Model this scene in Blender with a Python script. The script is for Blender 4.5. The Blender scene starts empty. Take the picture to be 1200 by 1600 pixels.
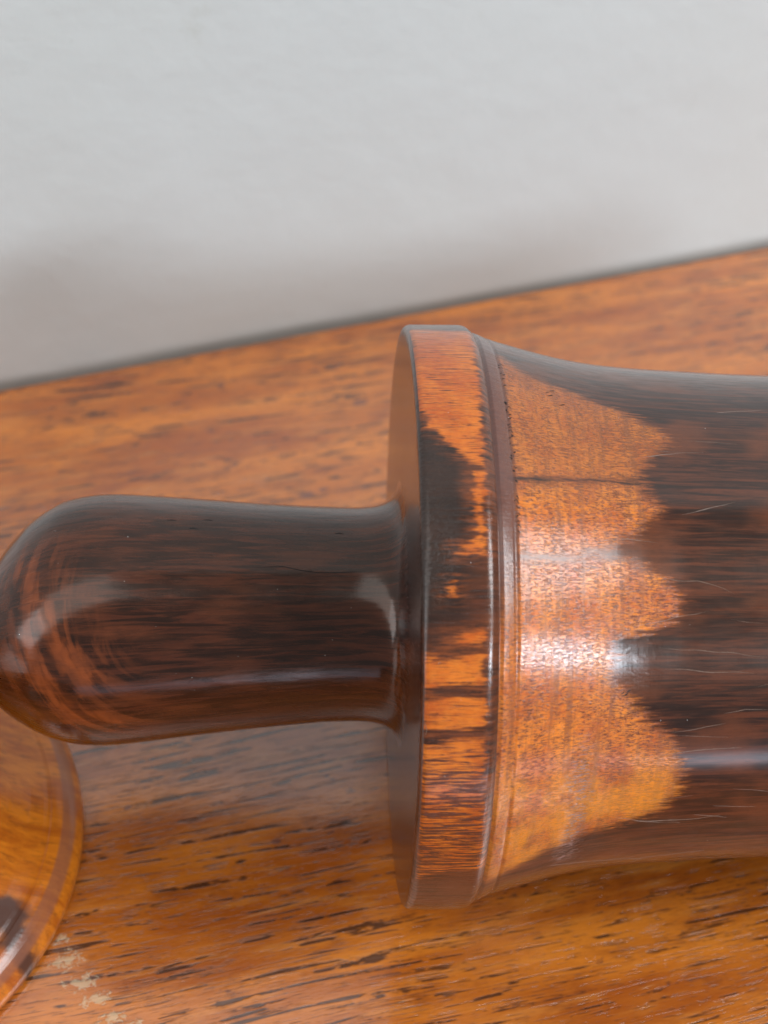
import bpy, math, random
import numpy as np
from mathutils import Matrix, Vector, noise as mnoise
random.seed(4)
sc = bpy.context.scene
COL = sc.collection
MM = 0.001

# ------------------------------------------------------------------ camera
CAM_P = (-0.01650000,-0.16007198,0.24988280)
CAM_X = (0.99853667,-0.03329424,0.04261469)
CAM_Y = (-0.00330096,0.74901650,0.66254312)
CAM_Z = (-0.05397797,-0.66171427,0.74781054)
WALL_A = (-0.07880065,0.09544902,0.00000000)
WALL_B = (0.09570287,0.14568297,0.00000000)
PAINT = [(-60.5, -15.6, 2.6, 1.6), (-60.4, -19.4, 4.2, 2.6), (-58.9, -23.9, 4.6, 2.4), (-57.3, -27.4, 4.0, 2.2), (-55.6, -31.2, 3.6, 1.8), (-52.9, -32.9, 3, 1)]
STAINS = [(4.8, 66.9, 2.6, 1.2), (23.4, 89.4, 3, 1.4), (8.4, 67.4, 1.5, 0.8), (-22.6, -8.0, 1.6, 0.7), (-45.1, 5.6, 1.0, 0.5)]
FOOT = (-0.09800000,-0.01512118,0.00000000)
DARK = [(36.2, -16.4, 3.2), (37.5, -19.2, 2.5), (39.5, -22.5, 2.2)]

cam_d = bpy.data.cameras.new('camera')
cam = bpy.data.objects.new('camera', cam_d); COL.objects.link(cam); sc.camera = cam
cam_d.sensor_fit = 'VERTICAL'; cam_d.sensor_height = 24.0; cam_d.lens = 24.0*2600/1600
cam_d.clip_start = 0.01; cam_d.clip_end = 20
Cp, Rx, Ry, Rz = Vector(CAM_P), Vector(CAM_X), Vector(CAM_Y), Vector(CAM_Z)
cam.matrix_world = Matrix(((Rx.x,Ry.x,Rz.x,Cp.x),(Rx.y,Ry.y,Rz.y,Cp.y),(Rx.z,Ry.z,Rz.z,Cp.z),(0,0,0,1)))
cam_d.dof.use_dof = True; cam_d.dof.focus_distance = 0.238; cam_d.dof.aperture_fstop = 14.0

# ------------------------------------------------------------------ light
w = bpy.data.worlds.new('World'); sc.world = w; w.use_nodes = True
bg = w.node_tree.nodes['Background']; bg.inputs[0].default_value = (0.96,0.97,1.0,1); bg.inputs[1].default_value = 0.27
AXC = Vector((0.01, 0, 0.06))
def area(name, az, el, dist, sx, sy, rad, color=(1,1,1)):
    """az: degrees from the viewer's side (-Y) towards +X; el: degrees up; rad: radiance."""
    d = Vector((math.sin(math.radians(az))*math.cos(math.radians(el)), -math.cos(math.radians(az))*math.cos(math.radians(el)), math.sin(math.radians(el))))
    ld = bpy.data.lights.new(name, 'AREA'); ld.shape = 'RECTANGLE'; ld.size = sx; ld.size_y = sy
    ld.energy = rad*sx*sy*math.pi; ld.color = color
    o = bpy.data.objects.new(name, ld); COL.objects.link(o)
    o.location = AXC + d*dist
    o.rotation_euler = (-d).to_track_quat('-Z','Y').to_euler()
    return o
area('left_high_fill', -75, 58, 2.0, 1.6, 2.3, 1.6, (1.0,0.99,0.97))  # added unseen fill from the upper left, evens out table and wall
area('window_light', 42, 26, 1.6, 0.50, 0.17, 42.0, (0.78,0.89,1.0))
area('right_high_fill', 72, 44, 1.6, 0.6, 0.8, 11.0, (0.93,0.97,1.0))  # added unseen fill, high right, brightens the wall and hazes the flare
area('left_low_fill', -74, 17, 2.0, 1.1, 0.9, 3.0, (0.93,0.96,1.0))  # added low fill from the left, also puts a glint on the knob
area('floor_glow', 24, -15, 0.9, 0.55, 0.08, 5.0, (0.80,0.84,1.0))
area('floor_glow_dim', -6, -15, 0.9, 0.40, 0.12, 1.0, (0.78,0.78,1.0))
sc.view_settings.view_transform = 'Standard'; sc.view_settings.look = 'None'
sc.view_settings.exposure = 0.22; sc.view_settings.gamma = 1.0; sc.view_settings.use_curve_mapping = False
sc.cycles.use_denoising = True
sc.cycles.max_bounces = 8

# ------------------------------------------------------------------ measured outlines (mm, degrees)
PROF=dict(
 knob=[(-66.2,0),(-66.0,2.5),(-65.2,5.5),(-64,8),(-62,10.9),(-60.6,12.7),(-57.2,15.7),(-54.5,17.4),(-52,18.5),(-50,19.0),(-47.3,19.35),(-44,19.4),(-40,19.1),(-32.4,18.4),(-22.5,17.5),(-12.6,16.8),(-6.6,16.6),(-3.2,16.9),(-1.8,17.5),(-.9,18.3),(-.35,19.3),(-.08,20.3),(.03,21.2)],
 rim=[(-0.1,18.2),(0.0,30),(0.0,44.0),(.1,44.3),(.45,44.8),(.9,45.0),(1.6,45.0),(5,45.0),(8.6,45.0),(9.3,44.85),(9.9,44.4),(10.3,43.9)],
 body=[(10.2,43.75),(10.5,43.55),(10.8,43.8),(11.6,43.5),(12.5,43.1),(12.75,42.8),(13.0,42.92),(14.5,42.45),(19.1,41.2),(23.4,40.15),(27,39.45),(30.8,38.95),(36,38.5),(41.6,38.2),(50,37.8),(58,37.6),(72,37.6),(90,38.2),(105,40),(118,43),(122,45),(132,45),(133,44),(133,0)])

SEAM = [[(12.32,76.89),(19.92,78.24),(26.33,79.3),(31.84,79.3)],[(11.87,61.88),(20.96,62.48),(26.48,64.13),(30.5,66.24)]]
SAP = [[(0.54,121.18),(9.48,120.28),(9.04,97.16),(8.74,77.94),(6.8,78.55),(5.31,80.8),(3.82,82.6),(3.07,84.1),(1.73,85.9),(1.58,88.3),(0.09,90.55),(0.09,98.81)],[(7.25,76.89),(8.74,77.04),(8.29,62.33),(6.5,62.03),(4.57,62.33),(6.8,63.68),(7.55,65.79),(7.1,69.24),(7.25,73.89)],[(3.52,56.63),(4.42,56.93),(4.57,54.83),(3.52,55.13)],[(6.35,48.52),(8.14,49.27),(8.14,46.57),(6.35,46.87),(3.37,47.32)],[(0.09,45.07),(2.63,44.77),(8.14,45.07),(8.29,39.82),(3.52,39.97),(0.09,38.76)],[(0.09,37.41),(8.29,38.16),(8.44,32.91),(3.67,32.61),(0.09,32.76)],[(0.09,29.91),(8.44,30.66),(9.93,0.18),(5.01,-0.12),(0.69,-2.67)],[(12.76,112.17),(14.85,108.57),(19.17,104.82),(23.64,102.41),(29.01,99.41),(33.18,94.91),(35.72,91.15),(33.48,88.6),(31.25,84.1),(29.61,80.65),(26.33,79.75),(19.92,78.39),(12.46,77.34),(12.02,83.2),(11.87,92.51)],[(12.46,76.14),(19.92,77.19),(27.22,78.85),(30.8,78.55),(32.29,73.59),(28.86,68.49),(24.69,65.48),(21.11,63.53),(11.87,62.33)],[(11.87,60.98),(20.96,61.43),(27.22,61.58),(30.8,60.38),(33.33,57.53),(35.12,54.38),(33.78,51.67),(30.65,49.57),(26.63,48.22),(25.58,45.67),(25.28,38.16),(27.07,36.06),(30.2,30.51),(33.93,26.61),(35.72,21.2),(36.31,13.39),(34.53,8.29),(30.35,4.39),(23.64,2.29),(18.87,-1.62),(14.55,-5.82),(11.12,-8.07),(8.59,25.25),(8.59,47.62),(11.12,51.82)]]
EMBER = [[(-57.29,85.75),(-54.76,62.48),(-53.12,48.22),(-51.18,40.87),(-49.39,32.31),(-46.71,24.65),(-44.92,26.15),(-48.5,38.01),(-50.73,50.62),(-53.12,64.43),(-55.06,81.25)],[(-57.14,44.32),(-55.8,29.16),(-52.67,14.75),(-49.24,2.14),(-43.73,-5.37),(-40.75,0.79),(-46.11,9.04),(-50.59,22.7),(-53.27,34.71),(-55.06,48.82)]]
CRACK = [[(-23.9,75.54),(-20.18,75.84),(-17.94,76.14),(-15.56,74.19),(-13.17,72.99),(-7.06,73.59),(-4.08,72.54)]]
SCRATCH = [[(21.26,54.53),(24.39,55.28),(29.9,56.63)],[(28.86,49.42),(35.12,51.22),(39.44,52.58)],[(23.79,65.94),(28.41,66.84),(32.74,66.24)],[(32.14,59.18),(35.27,58.58),(37.8,58.73),(41.38,57.08),(42.87,56.03)],[(32.44,45.22),(37.8,44.47),(42.13,44.17),(47.49,43.12)],[(34.82,27.36),(37.95,27.96),(42.28,29.16)],[(41.68,31.26),(44.81,32.16),(47.94,31.71)],[(31.39,85.6),(34.23,86.8),(37.95,87.7)],[(28.41,5.59),(33.33,3.04),(40.64,2.89),(43.77,4.09)],[(20.66,-10.62),(27.67,-14.53),(34.67,-16.93),(43.77,-13.33)],[(33.33,41.02),(39.59,40.27),(45.85,39.82)],[(36.31,72.39),(39.44,73.74),(44.06,75.84)],[(44.21,101.36),(47.19,102.41),(51.07,103.31)],[(0.54,33.96),(0.84,32.31),(0.69,31.11)],[(33.33,22.1),(38.7,23.0),(44.96,23.3)]]
PITS = [(-34.64,102.41),(-29.27,103.91),(-31.36,97.01),(-9.74,97.61),(5.46,101.96)]


# ------------------------------------------------------------------ node helper
class NT:
    def __init__(s, name):
        s.m = bpy.data.materials.new(name); s.m.use_nodes = True; s.t = s.m.node_tree
        s.t.nodes.clear(); s.out = s.t.nodes.new('ShaderNodeOutputMaterial')
    def n(s, typ, ins=None, **kw):
        x = s.t.nodes.new(typ)
        for k, v in kw.items(): setattr(x, k, v)
        for k, v in (ins or {}).items(): s.set(x.inputs[k], v)
        return x
    def set(s, sock, v):
        if isinstance(v, bpy.types.NodeSocket): s.t.links.new(v, sock)
        elif isinstance(v, bpy.types.Node): s.t.links.new(v.outputs[0], sock)
        else: sock.default_value = v
    def math(s, op, a, b=0.0, c=0.0, clamp=False):
        x = s.n('ShaderNodeMath', {0: a, 1: b, 2: c}, operation=op); x.use_clamp = clamp; return x.outputs[0]
    def noise(s, vec, scale=(1,1,1), off=(0,0,0), detail=3.0, rough=0.5, dist=0.0):
        mp = s.n('ShaderNodeMapping', {'Vector': vec, 'Scale': scale, 'Location': off})
        return s.n('ShaderNodeTexNoise', {'Vector': mp, 'Scale': 1.0, 'Detail': detail, 'Roughness': rough, 'Distortion': dist}).outputs[0]
    def vor(s, vec, scale=(1,1,1), rnd=1.0, off=(0,0,0)):
        mp = s.n('ShaderNodeMapping', {'Vector': vec, 'Scale': scale, 'Location': off})
        return s.n('ShaderNodeTexVoronoi', {'Vector': mp, 'Scale': 1.0, 'Randomness': rnd}).outputs[0]
    def rng(s, v, a, b, c=0.0, d=1.0, smooth=True):
        x = s.n('ShaderNodeMapRange', {0: v, 1: a, 2: b, 3: c, 4: d})
        if smooth: x.interpolation_type = 'SMOOTHSTEP'
        return x.outputs[0]
    def mix(s, f, a, b, blend='MIX'):
        x = s.n('ShaderNodeMix', data_type='RGBA', blend_type=blend)
        s.set(x.inputs[0], f)
        for i, v in ((6, a), (7, b)):
            if isinstance(v, tuple) and len(v) == 3: v = v + (1,)
            s.set(x.inputs[i], v)
        return x.outputs[2]
    def attr(s, name):
        return s.n('ShaderNodeAttribute', attribute_name=name)
    def finish(s, color, rough, height=None, dist=0.0002, ior=1.5, coat=0.0, coat_rough=0.1, coat_ior=1.5, strength=1.0, spec=.5, tint=(1,1,1), coat_bump=.45):
        b = s.n('ShaderNodeBsdfPrincipled', {'Specular IOR Level': spec, 'Specular Tint': tuple(tint)+(1,), 'Base Color': color if not isinstance(color, tuple) else color+(1,), 'Roughness': rough, 'IOR': ior})
        s.set(b.inputs['Coat Weight'], coat); s.set(b.inputs['Coat Roughness'], coat_rough); s.set(b.inputs['Coat IOR'], coat_ior)
        if height is not None:
            bp = s.n('ShaderNodeBump', {'Height': height, 'Distance': dist, 'Strength': strength})
            s.t.links.new(bp.outputs[0], b.inputs['Normal'])
            bc = s.n('ShaderNodeBump', {'Height': height, 'Distance': dist*coat_bump, 'Strength': strength})
            s.t.links.new(bc.outputs[0], b.inputs['Coat Normal'])
        s.t.links.new(b.outputs[0], s.out.inputs[0])
        return s.m

# ------------------------------------------------------------------ turned wood (lathe coordinates in mm: x along the axis, s round it)
def turned_wood(name, kind):
    T = NT(name)
    sf = T.attr('surf').outputs['Vector']
    sep = T.n('ShaderNodeSeparateXYZ', {0: sf}); X = sep.outputs[0]
    sap = T.attr('sap').outputs['Fac']
    # heartwood: near black brown with reddish streaks along the axis
    if kind == 'knob':
        st = T.noise(sf, (.10,.55,.5), detail=5, rough=.6, dist=.8)
        dark = T.mix(T.rng(st,.40,.66), (.013,.0038,.002), (.060,.0145,.006))
    else:
        st = T.noise(sf, (.07,1.1,.5), detail=6, rough=.65, dist=.6)
        dark = T.mix(T.rng(st,.40,.66), (.014,.0042,.0026), (.088,.0215,.008))
    bl = T.noise(sf, (.10,.13,.1), off=(3,7,1), detail=2)
    dark = T.mix(T.rng(bl,.46,.72,0,.3 if kind == 'knob' else .7), dark, (.125,.032,.010))
    fib = T.noise(sf, (.9,7.0,1), detail=3, rough=.7)
    dark = T.mix(T.rng(fib,.50,.72,0,.55), dark, (.016,.007,.005))
    # sapwood: orange with short dark fibres
    on = T.noise(sf, (.22,.16,.2), off=(11,2,5), detail=4, rough=.6)
    orange = T.mix(T.rng(on,.35,.68), (.50,.090,.007), (.76,.200,.015))
    fine = T.noise(sf, (1.0,2.6,1), off=(1,5,5), detail=4, rough=.7)
    orange = T.mix(T.rng(fine,.40,.66,0,.35), orange, (.80,.28,.035))
    if kind == 'rim':
        orange = T.mix(.35, orange, (.34,.055,.006))
        stz = T.noise(sf, (.20,3.1,1), detail=4, rough=.66, dist=.5)
        # the lower part of the band is far more striped
        S = sep.outputs[1]
        low = T.rng(S, 26, 17, 0, 1)
        thr = T.math('SUBTRACT', .575, T.math('MULTIPLY', low, .13))
        d = T.math('SUBTRACT', stz, thr)
        orange = T.mix(T.rng(d, -.01, .07, 0, .93), orange, (.060,.016,.009))
        st2 = T.noise(sf, (.30,8.0,1), off=(4,4,4), detail=2, rough=.6)
        orange = T.mix(T.rng(st2,.54,.66,0,.75), orange, (.10,.024,.010))
        edge = T.noise(sf, (.16,1.7,.5), off=(9,9,2), detail=4, rough=.6)
        sp = T.math('ADD', sap, T.math('MULTIPLY', T.math('SUBTRACT', edge, .5), 4.2))
        m = T.rng(sp, -.35, .45)
        blk = T.math('MULTIPLY', T.math('MULTIPLY', T.rng(sep.outputs[1],72,66), T.rng(sep.outputs[1],36,42)), T.rng(X, 7.5, 4.5))
        dark = T.mix(T.math('MULTIPLY', blk, .85), dark, (.010,.004,.003))
    else:
        # pores: short dark dashes that line up in rings
        pv = T.vor(sf, (1.25,2.1,1), off=(0,0,0))
        pz = T.noise(sf, (1.5,.16,.3), off=(2,3,8), detail=3, rough=.6)
        pm = T.math('MULTIPLY', T.rng(pv,.30,.15), T.rng(pz,.40,.56))
        pw = T.noise(sf, (1.2,5.2,1), off=(2,8,8), detail=3, rough=.7)
        pm = T.math('MAXIMUM', pm, T.math('MULTIPLY', T.rng(pw,.49,.575), T.rng(pz,.34,.56,.5,1)))
        fl = T.noise(sf, (.9,4.2,1), off=(5,1,8), detail=3, rough=.65)
        right = T.rng(X, 20, 27)
        pm = T.math('MAXIMUM', pm, T.math('MULTIPLY', T.rng(fl,.55,.64), right))
        orange = T.mix(T.math('MULTIPLY', pm, .9), orange, (.10,.024,.010))
        ring = T.noise(sf, (1.1,.05,.1), off=(7,1,3), detail=3, rough=.6)
        orange = T.mix(T.rng(ring,.50,.68,0,.6), orange, (.25,.07,.018))
        back_brown = T.rng(sep.outputs[1], 52, 64)          # orange turns browner towards the back
        orange = T.mix(T.math('MULTIPLY', back_brown, .45), orange, (.26,.080,.020))
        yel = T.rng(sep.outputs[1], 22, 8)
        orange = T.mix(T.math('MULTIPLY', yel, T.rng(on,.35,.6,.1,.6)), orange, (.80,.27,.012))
        edge = T.noise(sf, (.20,1.5,.5), off=(9,9,2), detail=4, rough=.6)
        sp = T.math('ADD', sap, T.math('MULTIPLY', T.math('SUBTRACT', edge, .5), T.rng(X, 14, 26, 2.5, 5.5)))
        sp = T.math('ADD', sp, T.math('MULTIPLY', T.math('SUBTRACT', T.noise(sf,(.6,4.5,.5),off=(1,9,2),detail=3,rough=.7), .5), 4.0))
        m = T.math('MULTIPLY', T.rng(sp, -1.9, 1.2), T.rng(fib, .75, .45, .55, 1))
    if kind == 'knob':
        em = T.attr('ember').outputs['Fac']
        e2 = T.math('ADD', em, T.math('MULTIPLY', T.math('SUBTRACT', T.noise(sf, (.35,.16,.3), detail=4, dist=1.0), .5), 6.0))
        arcs = T.noise(T.attr('ringc').outputs['Vector'], (.55,.07,1), detail=4, rough=.55, dist=.6)
        col = T.mix(T.math('MULTIPLY', T.rng(e2,-1.6,1.6), T.rng(arcs,.36,.6,.2,.9)), dark, (.25,.052,.009))
        e3 = T.rng(em, -9, 0, 0, .55)
        col = T.mix(T.math('MULTIPLY', e3, T.rng(arcs,.42,.62)), col, (.17,.04,.012))
    else:
        fr = T.math('MULTIPLY', T.rng(sp, -2.8, .2), T.rng(T.noise(sf,(.25,1.9,.5),off=(6,6,2),detail=4,rough=.7), .42, .62))
        col = T.mix(T.math('MULTIPLY', fr, .85), dark, (.22,.050,.010))
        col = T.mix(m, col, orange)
    if kind == 'body':
        # the bead next to the rim is stained plum brown
        g = T.math('ADD', X, T.math('MULTIPLY', T.noise(sf,(1,.25,1),detail=2), 1.3))
        bead = T.rng(g, 13.4, 14.2, 1, 0)
        bead = T.math('MULTIPLY', bead, T.rng(sep.outputs[1], 34, 50, .15, .8))
        col = T.mix(bead, col, (.100,.040,.033))
    # relief
    turn = T.noise(sf, (3.4,.03,.1), detail=4, rough=.75)
    grain = T.noise(sf, (.8,5.0,1), off=(3,3,3), detail=3, rough=.7)
    speck = T.noise(sf, (3.0,3.6,1), off=(8,3,3), detail=3, rough=.7)
    if kind == 'knob':
        h = T.math('ADD', T.math('MULTIPLY', turn, .06), T.math('MULTIPLY', speck, .05))
        h = T.math('ADD', h, T.math('MULTIPLY', T.noise(sf,(.12,.16,.1),detail=2), 1.2))
        return T.finish(col, T.rng(T.noise(sf,(.3,.6,.3),detail=4),.3,.7,.17,.30), h, .00010, ior=1.5, coat=.8, spec=.25, tint=(1,.62,.42), coat_rough=.15, coat_ior=1.46)
    calm = T.rng(X, 25, 33, 1.0, .22)
    h = T.math('MULTIPLY', T.math('ADD', T.math('MULTIPLY', turn, .55), T.math('MULTIPLY', grain, .40)), calm)
    h = T.math('ADD', h, T.math('MULTIPLY', T.math('MULTIPLY', speck, calm), .5))
    h = T.math('ADD', h, T.math('MULTIPLY', T.noise(sf,(.2,.2,.1),detail=2), 1.0))
    if kind == 'body':
        S = sep.outputs[1]
        Xn = T.math('ADD', X, T.math('MULTIPLY', T.math('SUBTRACT', T.noise(sf,(.3,.35,1),off=(5,9,7),detail=4), .5), 4.0))
        c1 = T.math('MULTIPLY', T.math('MULTIPLY', T.rng(Xn,20.4,22.2), T.rng(Xn,25.0,23.0)), T.math('MULTIPLY', T.rng(S,26,14), T.rng(S,-9,-6)))
        c2 = T.math('MULTIPLY', T.math('MULTIPLY', T.rng(X,26.5,28.5), T.rng(X,35,31)), T.math('MULTIPLY', T.rng(S,26,30), T.rng(S,43,39)))
        ch = T.noise(sf, (.9,3.0,1), off=(4,1,1), detail=3, rough=.6, dist=.8)
        h = T.math('ADD', h, T.math('MULTIPLY', T.math('MULTIPLY', ch, T.math('ADD', T.math('MULTIPLY', c1, 1.8), T.math('MULTIPLY', T.math('MULTIPLY', c2, T.rng(T.noise(sf,(.6,.6,1),off=(2,2,7),detail=3),.44,.6)), .13))), 5.0))
        col = T.mix(T.math('MULTIPLY', T.rng(ch,.5,.62), T.math('MULTIPLY', c1, .85)), col, (.30,.20,.19))
        h = T.math('SUBTRACT', h, T.math('MULTIPLY', T.math('MULTIPLY', pm, m), .8))
    else:
        h = T.math('SUBTRACT', h, T.math('MULTIPLY', T.rng(stz,.5,.62), .5))
        pit = T.math('MULTIPLY', T.rng(sep.outputs[1], 68, 64), T.rng(sep.outputs[1], 39, 44))
        pit = T.math('MULTIPLY', pit, T.rng(X, 5.5, 3.0))
        h = T.math('ADD', h, T.math('MULTIPLY', T.math('MULTIPLY', T.noise(sf,(1.5,1.8,1),off=(1,1,1),detail=3), pit), 5.0))
    return T.finish(col, T.rng(T.noise(sf,(.3,1.2,.3),detail=4),.3,.7,.28,.42), h, .00006, ior=1.45, coat=.9, spec=.25, tint=(1,.66,.46), coat_rough=.15, coat_ior=1.52, coat_bump=.25)


def pdist(px, py, poly, closed=True):
    """distance in mm to a polygon given in (x mm, s mm); signed (+ inside) when closed"""
    n = len(poly); d = np.full(px.shape, 1e9); ins = np.zeros(px.shape, bool)
    for i in range(n if closed else n-1):
        ax, ay = poly[i]; bx, by = poly[(i+1) % n]
        ex, ey = bx-ax, by-ay; L = ex*ex+ey*ey+1e-9
        t = np.clip(((px-ax)*ex+(py-ay)*ey)/L, 0, 1)
        d = np.minimum(d, np.hypot(px-ax-t*ex, py-ay-t*ey))
        if closed:
            c = ((ay > py) != (by > py)) & (px < (bx-ax)*(py-ay)/((by-ay) if abs(by-ay) > 1e-9 else 1e-9)+ax)
            ins ^= c
    return np.where(ins, d, -d) if closed else d
RM = 45*math.pi/180
def tos(poly, r=45): return [(a, b*math.pi/180*r) for a, b in poly]

def resample(prof, step):
    pts = [prof[0]]
    for a, b in zip(prof, prof[1:]):
        L = math.hypot(b[0]-a[0], b[1]-a[1]); k = max(1, int(round(L/step(a, b))))
        for i in range(1, k+1): pts.append((a[0]+(b[0]-a[0])*i/k, a[1]+(b[1]-a[1])*i/k))
    return pts
def smooth(prof, it):
    p = np.array(prof, float)
    for _ in range(it):
        q = p.copy(); q[1:-1] = (p[:-2]+2*p[1:-1]+p[2:])/4; q[:, 1] = np.maximum(q[:, 1], 0); p = q
    return [tuple(v) for v in p]
UPV = np.array(tuple(Ry))
def bend(x):
    return np.interp(x, [-66,-62,-57.2,-52.3,-47.3,-32,-12], [3.2,2.8,1.7,1.1,.9,.4,0])
def lathe_point(x, r, th):
    b = bend(x)
    return np.stack([x-b*0, -r*np.cos(th), r*np.sin(th)], -1) - b[..., None]*UPV
def lathe(name, prof, seg, mat, parent, close=False):
    prof = np.array(prof); n = len(prof)
    th = np.radians(-128+360*np.arange(seg+1)/seg)     # seam underneath
    x = np.repeat(prof[:, 0], seg+1); r = np.repeat(prof[:, 1], seg+1); t = np.tile(th, n)
    # the turning is not perfectly true
    wob = 1+0.0016*np.sin(2*t+.7)+0.0007*np.sin(5*t+x*.05)
    co = lathe_point(x, r*wob, t)*MM
    i, j = np.meshgrid(np.arange(n-1), np.arange(seg), indexing='ij')
    a = (i*(seg+1)+j).ravel()
    F = np.stack([a, a+1, a+seg+2, a+seg+1], -1)
    me = bpy.data.meshes.new(name)
    me.from_pydata(co.tolist(), [], F.tolist())
    me.polygons.foreach_set('use_smooth', np.ones(len(F), bool))
    s = t*45
    at = me.attributes.new('surf', 'FLOAT_VECTOR', 'POINT'); at.data.foreach_set('vector', np.stack([x, s, r*.6], -1).ravel().astype('f'))
    sap = np.full(x.shape, -30.0)
    for k, P in enumerate(SAP):
        if (name == 'rim') != (k < 7): continue
        sap = np.maximum(sap, pdist(x, s, tos(P)))
        Q = [(a_, b_-176) for a_, b_ in P]                # similar streaks on the far side
        sap = np.maximum(sap, pdist(x, s, tos(Q)))
        Q = [(a_, b_+184) for a_, b_ in P]
        sap = np.maximum(sap, pdist(x, s, tos(Q)))
    sap[x < .35] = np.minimum(sap[x < .35], -6)          # the flat face is all heartwood
    for L in SEAM:
        if name == 'body': sap = np.minimum(sap, pdist(x, s, tos(L), False)*2.4-1.5)
    if name == 'body':                                   # the far foot
        far = x > 90; sap[far] = -6
    at = me.attributes.new('sap', 'FLOAT', 'POINT'); at.data.foreach_set('value', sap.astype('f'))
    if name == 'knob':
        em = np.full(x.shape, -30.0)
        for P in EMBER:
            em = np.maximum(em, pdist(x, t*19, tos(P, 19)))
        at = me.attributes.new('ember', 'FLOAT', 'POINT'); at.data.foreach_set('value', em.astype('f'))
        cx, cs = -34, 19*math.radians(62)
        d = np.hypot(x-cx, (t*19-cs)*.8)
        at = me.attributes.new('ringc', 'FLOAT_VECTOR', 'POINT'); at.data.foreach_set('vector', np.stack([d, np.arctan2(t*19-cs, x-cx)*20, 0*d], -1).ravel().astype('f'))
    me.materials.append(mat)
    me.validate(); me.update()
    o = bpy.data.objects.new(name, me); COL.objects.link(o); o.parent = parent
    return o

def empty(name, loc, label, cat):
    o = bpy.data.objects.new(name, None); COL.objects.link(o); o.location = loc
    o['label'] = label; o['category'] = cat; o.empty_display_size = .01
    return o

# ------------------------------------------------------------------ setting: wall and table
WA, WB = Vector(WALL_A), Vector(WALL_B)
wd = (WB-WA).normalized(); wn = Vector((wd.y, -wd.x, 0))          # wn points to the viewer
ANG = math.atan2(wd.y, wd.x)
def grid_mesh(name, x0, x1, z0, z1, nx, nz, f):
    me = bpy.data.meshes.new(name)
    V = [f(x0+(x1-x0)*i/nx, z0+(z1-z0)*k/nz) for k in range(nz+1) for i in range(nx+1)]
    Fc = [(k*(nx+1)+i, k*(nx+1)+i+1, (k+1)*(nx+1)+i+1, (k+1)*(nx+1)+i) for k in range(nz) for i in range(nx)]
    me.from_pydata(V, [], Fc); me.polygons.foreach_set('use_smooth', [True]*len(Fc)); me.update(); return me

T = NT('painted_plaster')
tc = T.n('ShaderNodeTexCoord').outputs['Object']
blot = T.noise(tc, (9,9,9), detail=3)
c = T.mix(T.rng(blot,.3,.7), (.595,.612,.590), (.612,.632,.618))
dirt = T.math('MULTIPLY', T.rng(T.noise(tc,(60,60,60),off=(2,2,2),detail=5,rough=.7),.60,.74), T.rng(T.noise(tc,(14,14,14),off=(6,1,1)),.5,.62))
c = T.mix(T.math('MULTIPLY', dirt, .45), c, (.50,.50,.45))
mks = T.math('MULTIPLY', T.rng(T.noise(tc,(160,160,160),off=(1,9,2),detail=2),.70,.76), T.rng(T.noise(tc,(25,25,25),off=(3,1,8)),.52,.6))
c = T.mix(T.math('MULTIPLY', mks, .5), c, (.36,.36,.33))
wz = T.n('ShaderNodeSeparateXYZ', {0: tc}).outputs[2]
joint_shade_dirt = T.rng(T.math('ADD', wz, T.math('MULTIPLY', T.noise(tc,(30,30,300),off=(1,1,1)), .0016)), .0036, .0)
c = T.mix(T.math('MULTIPLY', joint_shade_dirt, .7), c, (.20,.165,.13))  # dark band at the table joint: shade and dirt painted into the colour
lump = T.noise(tc, (75,75,75), detail=4, rough=.55)
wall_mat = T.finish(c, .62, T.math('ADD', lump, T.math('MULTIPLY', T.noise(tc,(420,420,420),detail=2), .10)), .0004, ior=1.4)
def wall_pt(x, z):
    q = WA + wd*x - wn*.0012
    b = 0.0004*mnoise.noise(Vector((x*22, z*22, .3)))
    return (q.x+wn.x*b, q.y+wn.y*b, z)
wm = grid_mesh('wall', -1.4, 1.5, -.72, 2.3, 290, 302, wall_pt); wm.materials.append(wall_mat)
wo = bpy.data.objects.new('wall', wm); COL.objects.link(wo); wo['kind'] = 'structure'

T = NT('varnished_oak')
tc = T.n('ShaderNodeTexCoord').outputs['Object']                   # metres, x along the grain
mp = T.n('ShaderNodeMapping', {'Vector': tc, 'Scale': (1000,1000,1000)}).outputs[0]
mpr = T.n('ShaderNodeMapping', {'Vector': tc, 'Scale': (1000,1000,1000), 'Rotation': (0,0,math.radians(4))}).outputs[0]
warp = T.n('ShaderNodeVectorMath', {0: mpr}, operation='ADD')
wn_ = T.noise(mp, (.012,.03,.1), detail=2)
T.set(warp.inputs[1], T.n('ShaderNodeCombineXYZ', {1: T.math('MULTIPLY', T.math('SUBTRACT', wn_, .5), 5.0)}))
P = warp.outputs[0]
big = T.noise(P, (.018,.10,.1), detail=5, rough=.6)
c = T.mix(T.rng(big,.33,.68), (.34,.075,.006), (.62,.185,.018))
mot = T.noise(P, (.13,.22,.1), off=(5,5,1), detail=4, rough=.65)
c = T.mix(T.rng(mot,.52,.72,0,.5), c, (.17,.036,.006))
mot2 = T.noise(P, (.06,.34,.1), off=(15,5,1), detail=4, rough=.6)
c = T.mix(T.rng(mot2,.50,.70,0,.5), c, (.60,.21,.035))
fib = T.noise(P, (.35,3.6,1), detail=3, rough=.7)
c = T.mix(T.rng(fib,.5,.72,0,.25), c, (.15,.035,.008))
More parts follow.
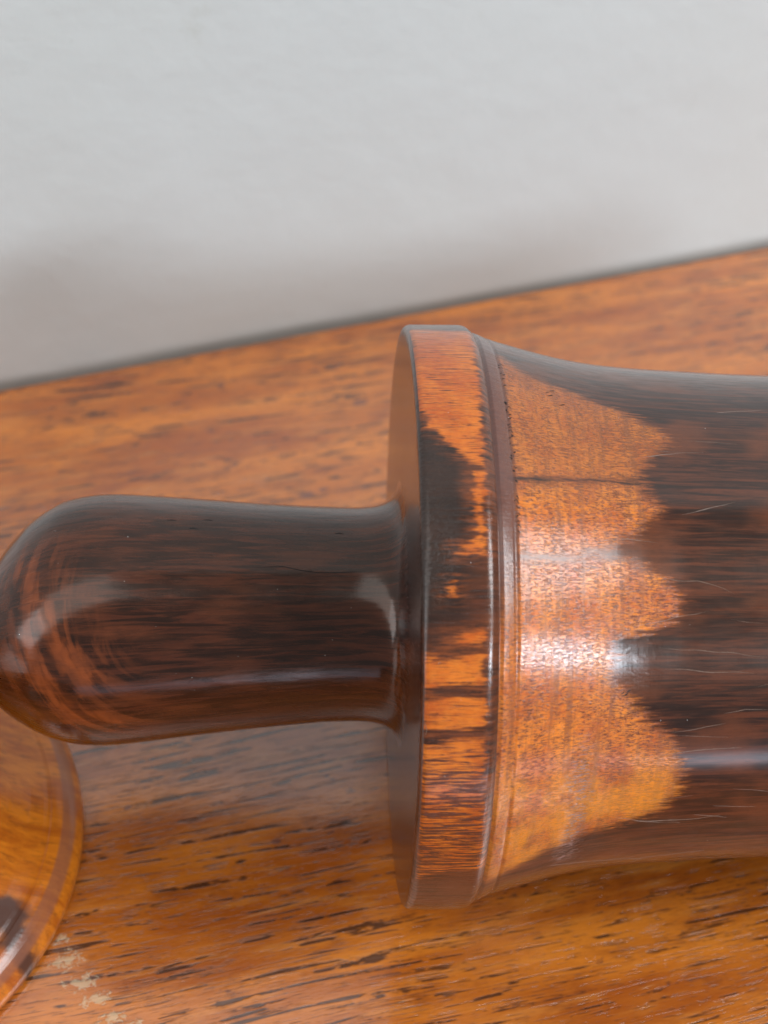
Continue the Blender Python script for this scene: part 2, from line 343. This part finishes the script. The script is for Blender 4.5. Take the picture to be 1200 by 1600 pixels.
# open pores: broken dark dashes along the grain
pa = T.noise(P, (.042,1.0,.1), off=(3,1,1), detail=3, rough=.5)
pb = T.noise(P, (.17,.5,.1), off=(8,2,1), detail=3, rough=.6)
pc = T.noise(P, (.02,.05,.1), off=(1,2,9), detail=1)
pore = T.math('MULTIPLY', T.rng(pa,.55,.595), T.rng(T.math('ADD', pb, T.math('MULTIPLY', T.math('SUBTRACT', pc,.5), .4)),.45,.55))
pl_ = T.noise(P,(.022,.95,.1),off=(14,3,1),detail=2,rough=.4,dist=.15)
pline = T.math('MULTIPLY', T.rng(T.math('ABSOLUTE', T.math('SUBTRACT', pl_, .5)), .022, .006), T.rng(T.noise(P,(.16,.4,.1),off=(1,4,4),detail=4,rough=.7),.44,.56))
pfine = T.math('MAXIMUM', T.math('MULTIPLY', T.rng(T.noise(P,(.22,3.0,.1),off=(4,4,1),detail=2,rough=.6),.58,.66), .55), T.math('MULTIPLY', pline, .9))
pore = T.math('MAXIMUM', pore, pfine)
c = T.mix(T.math('MULTIPLY', pore, .85), c, (.028,.012,.008))
# dents and scratches across the grain
sm = T.n('ShaderNodeMapping', {'Vector': mp, 'Rotation': (0,0,math.radians(63)), 'Scale': (.06,1.0,1)}).outputs[0]
scr = T.rng(T.noise(sm,(1,1,1),detail=2,dist=.4),.70,.75)
c = T.mix(T.math('MULTIPLY', scr, .28), c, (.72,.36,.13))
# darker ink-like stain spots
stn = T.rng(T.noise(mp,(.17,.26,.1),off=(31,7,1),detail=3),.68,.75)
c = T.mix(T.math('MULTIPLY', stn, .7), c, (.075,.030,.026))
# dark spots
# old drips of pale paint near the front left
sx = T.n('ShaderNodeSeparateXYZ', {0: mp})
def blob(cx, cy, rx, ry):
    a = T.math('DIVIDE', T.math('SUBTRACT', sx.outputs[0], cx), rx); b = T.math('DIVIDE', T.math('SUBTRACT', sx.outputs[1], cy), ry)
    return T.math('SUBTRACT', 1.0, T.math('SQRT', T.math('ADD', T.math('MULTIPLY', a, a), T.math('MULTIPLY', b, b))))
BL = None
for bx, by, rx, ry in PAINT:
    v = blob(bx, by, rx, ry); BL = v if BL is None else T.math('MAXIMUM', BL, v)
pn = T.noise(mp, (.75,1.0,1), off=(5,6,1), detail=4, rough=.7)
pm_ = T.rng(T.math('ADD', BL, T.math('MULTIPLY', T.math('SUBTRACT', pn, .56), 3.2)), .25, .6)
SB = None
for bx, by, rx, ry in STAINS:
    v = blob(bx, by, rx, ry); SB = v if SB is None else T.math('MAXIMUM', SB, v)
sb = T.rng(T.math('ADD', SB, T.math('MULTIPLY', T.math('SUBTRACT', pn, .5), 1.5)), .1, .6)
c = T.mix(T.math('MULTIPLY', sb, .75), c, (.10,.035,.030))
pm_ = T.math('MULTIPLY', pm_, T.rng(BL, -.2, .15))
c = T.mix(T.math('MULTIPLY', pm_, .5), c, (.62,.50,.30))
h = T.math('SUBTRACT', T.math('MULTIPLY', T.noise(mp,(.10,.13,.1),detail=3), 1.1), T.math('MULTIPLY', pore, .3))
h = T.math('ADD', h, T.math('MULTIPLY', T.noise(P,(.3,2.2,1),off=(1,7,7),detail=3), .35))
h = T.math('ADD', h, T.math('MULTIPLY', scr, .2))
h = T.math('ADD', h, T.math('MULTIPLY', pm_, .5))
oak = T.finish(c, T.rng(mot,.3,.7,.26,.36), h, .00014, ior=1.5, coat=1, spec=.12, coat_rough=.15, coat_ior=2.1)

table = empty('wooden_table', (0,0,0), 'varnished orange brown oak table with dark open grain set against the pale wall', 'table')
# table space: x along the wall, y towards it
table.rotation_euler = (0,0,ANG)
edge_v = WA.dot(Vector((-wd.y, wd.x, 0)))
def slab(name, x0, x1, y0, y1, z0, z1, bev, mat, parent):
    me = bpy.data.meshes.new(name)
    pr = [(y0,z0),(y0,z1-bev)]+[(y0+bev*(1-math.cos(a)), z1-bev+bev*math.sin(a)) for a in (.4,.8,1.2)]+[(y0+bev,z1),(y1-bev*.4,z1)]+[(y1-bev*.4+bev*.4*math.sin(a), z1-bev*.4*(1-math.cos(a))) for a in (.5,1.0)]+[(y1,z1-bev*.4),(y1,z0)]
    n = len(pr)
    V = [(x0,a,b) for a,b in pr]+[(x1,a,b) for a,b in pr]
    Fc = [(i,(i+1)%n,n+(i+1)%n,n+i) for i in range(n)]+[tuple(range(n))[::-1], tuple(range(n,2*n))]
    Fc = [f[::-1] for f in Fc]
    me.from_pydata(V, [], Fc); me.materials.append(mat); me.update()
    o = bpy.data.objects.new(name, me); COL.objects.link(o); o.parent = parent; return o
slab('tabletop', -.55, .55, -.155, edge_v+.0004, -.028, 0, .004, oak, table)
slab('apron', -.50, .50, -.13, -.11, -.09, -.0285, .002, oak, table)
for lx in (-.47, .47):
    for ly in (-.10, .05):
        slab('leg', lx-.025, lx+.025, ly-.025, ly+.025, -.72, -.0285, .002, oak, table)

T = NT('floorboards')
tc = T.n('ShaderNodeTexCoord').outputs['Object']
flm = T.finish(T.mix(T.noise(tc,(2,9,1),detail=4), (.16,.10,.06), (.24,.16,.10)), .5)
fm = grid_mesh('floor', -3, 3, -4, 1.2, 1, 1, lambda x, z: (x, z, -.72)); fm.materials.append(flm)
fo = bpy.data.objects.new('floor', fm); COL.objects.link(fo); fo['kind'] = 'structure'
wm2 = bpy.data.meshes.new('wall_base')

# ------------------------------------------------------------------ the turned vessel lying on its side
ves = empty('turned_wooden_pestle', (0,0,0), 'dark brown turned hardwood piece with orange streaks and knob handle, lying on its side', 'pestle')
piv = (0,0,45*MM)
mk = {k: turned_wood('turned_hardwood_'+k, k) for k in ('knob','rim','body')}
ps = smooth(resample(PROF['knob'], lambda a,b: .5), 14)
o1 = lathe('knob', ps, 360, mk['knob'], ves)
pr = smooth(resample(PROF['rim'], lambda a,b: 2 if a[0] < .01 and a[1] < 43 else .2), 3)
o2 = lathe('rim', pr, 900, mk['rim'], ves)
pb_ = [p for p in PROF['body'] if p[0] >= 13.0]
rest = smooth(resample(pb_, lambda a,b: .35 if a[0] < 60 else 2.0), 12)
head = resample([p for p in PROF['body'] if p[0] <= 13.0], lambda a,b: .3)
o3 = lathe('body', head+rest[1:], 900, mk['body'], ves)
for o in (o1,o2,o3): o.location = piv
o2['label'] = 'flat orange and black banded rim'; o3['label'] = 'dark flared body with orange sapwood flames'; o1['label'] = 'plain dark brown rounded knob'

# hairline marks, following the surface
XS = [p[0] for k in ('knob','rim','body') for p in PROF[k] if p[0] > -66]; RS = [p[1] for k in ('knob','rim','body') for p in PROF[k] if p[0] > -66]
def surf_pt(x, th, lift):
    r = float(np.interp(x, XS, RS))+lift
    wob = 1+0.0016*math.sin(2*th+.7)+0.0007*math.sin(5*th+x*.05)
    return lathe_point(np.array(x), np.array(r*wob), np.array(th))
def hairs(name, lines, mat, parent, lift, wid, jit=.5):
    V = []; Fc = []
    for ln in lines:
        pts = []
        for (a, b) in zip(ln, ln[1:]):
            k = max(2, int(math.hypot(b[0]-a[0], (b[1]-a[1])*.7)/.4))
            for i in range(k): t = i/k; pts.append((a[0]+(b[0]-a[0])*t, a[1]+(b[1]-a[1])*t))
        pts.append(ln[-1]); n = len(pts)
        ph = random.random()*50
        rr = float(np.interp(pts[0][0], XS, RS))
        prev = None
        for i, (x, d) in enumerate(pts):
            d2 = d+math.degrees((mnoise.noise(Vector((i*.11+ph,0,0)))*.12)*jit/rr*1.0)
            f = math.sin(math.pi*min(1, max(0.02, i/(n-1))))**.6*(.55+.7*abs(mnoise.noise(Vector((i*.31,ph,0)))))
            j = min(i, n-2); dx = pts[j+1][0]-pts[j][0]; ds = (pts[j+1][1]-pts[j][1])*math.pi/180*rr
            L = math.hypot(dx, ds)+1e-9; w_ = wid*f/2
            nx, ns = -ds/L*w_, dx/L*w_
            base = len(V)
            for sg, lf in ((-1,lift*.1),(0,lift),(1,lift*.1)):
                V.append(tuple(surf_pt(x+sg*nx, math.radians(d2)+sg*ns/rr, lf)*MM))
            if prev is not None:
                Fc += [(prev,prev+1,base+1,base),(prev+1,prev+2,base+2,base+1)]
            prev = base
    me = bpy.data.meshes.new(name); me.from_pydata(V, [], Fc); me.materials.append(mat); me.update()
    o = bpy.data.objects.new(name, me); COL.objects.link(o); o.parent = parent; o.location = (0,0,0); return o
def flat(name, col, rough=.6):
    T = NT(name); tc = T.n('ShaderNodeTexCoord').outputs['Object']
    return T.finish(T.mix(T.rng(T.noise(tc,(900,900,900)),.3,.7,0,.5), col, tuple(v*.6 for v in col)), rough)
crk = flat('crack_black', (.008,.005,.004), .9)
hz = flat('scratch_pale', (.22,.14,.10), .45)
scl = flat('dust_white', (.8,.78,.74), .8)
oc = hairs('crack', CRACK, crk, o1, .03, .26, 1.2)
oc2 = hairs('surface_scratch', SCRATCH, hz, o3, .03, .11, 2.0); oc2['kind'] = 'stuff'
rs_ = []
for _ in range(20):
    x = random.uniform(30, 60); d = random.uniform(-15, 95); L = random.uniform(1.5, 9); sl = random.uniform(-.35,.35)
    rs_.append([(x,d),(x+L*.5,d+sl*L*.5+random.uniform(-.3,.3)),(x+L,d+sl*L)])
oc3 = hairs('fine_scratches', rs_, hz, o3, .02, .05, 1.5); oc3['kind'] = 'stuff'
# small chips on the knob, the rim and the bead
pl = []
for (x, d) in PITS[:4]: pl.append([(x-.75,d),(x,d+.4),(x+.75,d)])
hairs('pit_marks', pl, crk, o1, .02, .42, .3)['kind'] = 'stuff'
pl = []
for d in np.arange(66, 112, .8):
    if random.random() < .75:
        x = 12.9+random.uniform(-.25,.35); L = random.uniform(.2,.5); pl.append([(x-L*.5,d),(x,d+random.uniform(-.5,.5)),(x+L,d+random.uniform(-.6,.6))])
for (x,d) in ((19.5,102),(19.8,101),(20.2,103),(21.3,98.5),(27.5,36.3),(28,36),(28.4,36.8)): pl.append([(x-.5,d-.4),(x,d),(x+.4,d+.4)])
hairs('chip_marks', pl, crk, o3, .02, .28, .5)['kind'] = 'stuff'
# dust motes
V = []; Fc = []
def mote(x, d, s):
    c0 = Vector(surf_pt(x, math.radians(d), .02)); b = len(V)
    for v in ((1,0,0),(-1,0,0),(0,1,0),(0,-1,0),(0,0,1),(0,0,-1)): V.append(tuple((c0+Vector(v)*s*random.uniform(.6,1.3))*MM))
    Fc.extend([(b+i,b+j,b+k) for i,j,k in ((0,2,4),(2,1,4),(1,3,4),(3,0,4),(2,0,5),(1,2,5),(3,1,5),(0,3,5))])
for _ in range(16): mote(random.uniform(-58,-2), random.uniform(10,100), random.uniform(.03,.085))
me = bpy.data.meshes.new('dust'); me.from_pydata(V, [], Fc); me.materials.append(scl)
du = bpy.data.objects.new('dust', me); COL.objects.link(du); du.parent = o1; du['kind'] = 'stuff'
V = []; Fc = []
for _ in range(20): mote(random.uniform(1,60), random.uniform(-10,100), random.uniform(.03,.07))
me = bpy.data.meshes.new('dust'); me.from_pydata(V, [], Fc); me.materials.append(scl)
du = bpy.data.objects.new('dust', me); COL.objects.link(du); du.parent = o3; du['kind'] = 'stuff'

# ------------------------------------------------------------------ the second piece, standing on its flared foot
T = NT('pale_turned_hardwood')
tc = T.n('ShaderNodeTexCoord').outputs['Object']
mp = T.n('ShaderNodeMapping', {'Vector': tc, 'Scale': (1000,1000,1000)}).outputs[0]
a = T.noise(mp, (.06,.30,.1), detail=6, rough=.7, dist=.5)
c = T.mix(T.rng(a,.34,.66), (.33,.070,.005), (.58,.165,.010))
b = T.noise(mp, (.30,1.5,.6), off=(2,2,2), detail=4, rough=.7, dist=.5)
c = T.mix(T.rng(b,.50,.68,0,.6), c, (.20,.055,.008))
dk = T.attr('dark').outputs['Fac']
dd = T.math('ADD', dk, T.math('MULTIPLY', T.math('SUBTRACT', T.noise(mp,(.3,.3,.3),detail=4), .5), 5.0))
c = T.mix(T.rng(dd,-1.2,1.4), c, (.075,.026,.014))
rd = T.attr('rad').outputs['Fac']
c = T.mix(T.math('MULTIPLY', T.math('MULTIPLY', T.rng(rd,43.0,43.4), T.rng(rd,45.4,44.9)), .7), c, (.24,.085,.045))  # mauve sheen of the rounded rim edge, painted into the colour
h = T.math('ADD', T.math('MULTIPLY', b, .5), T.math('MULTIPLY', T.noise(T.n('ShaderNodeCombineXYZ', {0: rd}).outputs[0], (3,1,1), detail=2), .6))
pale = T.finish(c, .3, h, .0001, ior=1.5, coat=.9, spec=.12, coat_rough=.17, coat_ior=1.5)
foot = empty('turned_wooden_stand', FOOT, 'orange brown turned foot standing on the table below the rounded knob', 'wooden stand')
prof2 = [(0,0.2),(45.3,0.2),(45.9,.5),(46.2,1.2),(46.2,2.6),(45.9,3.3),(45.6,3.8),(45.1,4.6),(44.3,5.6),(43.3,6.4),(42.3,6.9),(41.5,7.15),(41.2,7.0),(40.6,7.5),(38,8.6),(35,10.6),(32,13.5),(29.5,17.5),(27.6,23),(26.6,30),(26.3,34),(27.2,38),(28.6,41),(28.8,43),(28.2,44.5),(27,45),(0,45)]
def upright(name, prof, seg, mat, parent, blobs):
    prof = np.array(prof); n = len(prof); th = 2*np.pi*np.arange(seg)/seg
    r = np.repeat(prof[:,0], seg); z = np.repeat(prof[:,1], seg); t = np.tile(th, n)
    x = r*np.cos(t)*(1+.002*np.sin(2*t)); y = r*np.sin(t)*(1+.002*np.sin(2*t))
    co = np.stack([x,y,z],-1)*MM
    i, j = np.meshgrid(np.arange(n-1), np.arange(seg), indexing='ij'); j2 = (j+1) % seg
    F = np.stack([(i*seg+j).ravel(), (i*seg+j2).ravel(), ((i+1)*seg+j2).ravel(), ((i+1)*seg+j).ravel()], -1)
    me = bpy.data.meshes.new(name); me.from_pydata(co.tolist(), [], F.tolist()); me.polygons.foreach_set('use_smooth', np.ones(len(F), bool))
    dk = np.full(r.shape, -30.)
    for bx, by, rr in blobs: dk = np.maximum(dk, rr-np.hypot(x-bx, y-by))
    me.attributes.new('dark','FLOAT','POINT').data.foreach_set('value', dk.astype('f'))
    me.attributes.new('rad','FLOAT','POINT').data.foreach_set('value', r.astype('f'))
    me.materials.append(mat); me.validate(); me.update()
    o = bpy.data.objects.new(name, me); COL.objects.link(o); o.parent = parent; return o
fine = resample(prof2, lambda a,b: .6 if a[0] > 25 and a[1] < 20 else 3)
fb = [p for p in fine if p[1] <= 7.3 and p[0] > 41.2] ; cut = fine.index(fb[-1])
upright('foot_rim', fine[:cut+1], 240, pale, foot, DARK)
upright('stem', fine[cut:], 240, pale, foot, DARK)
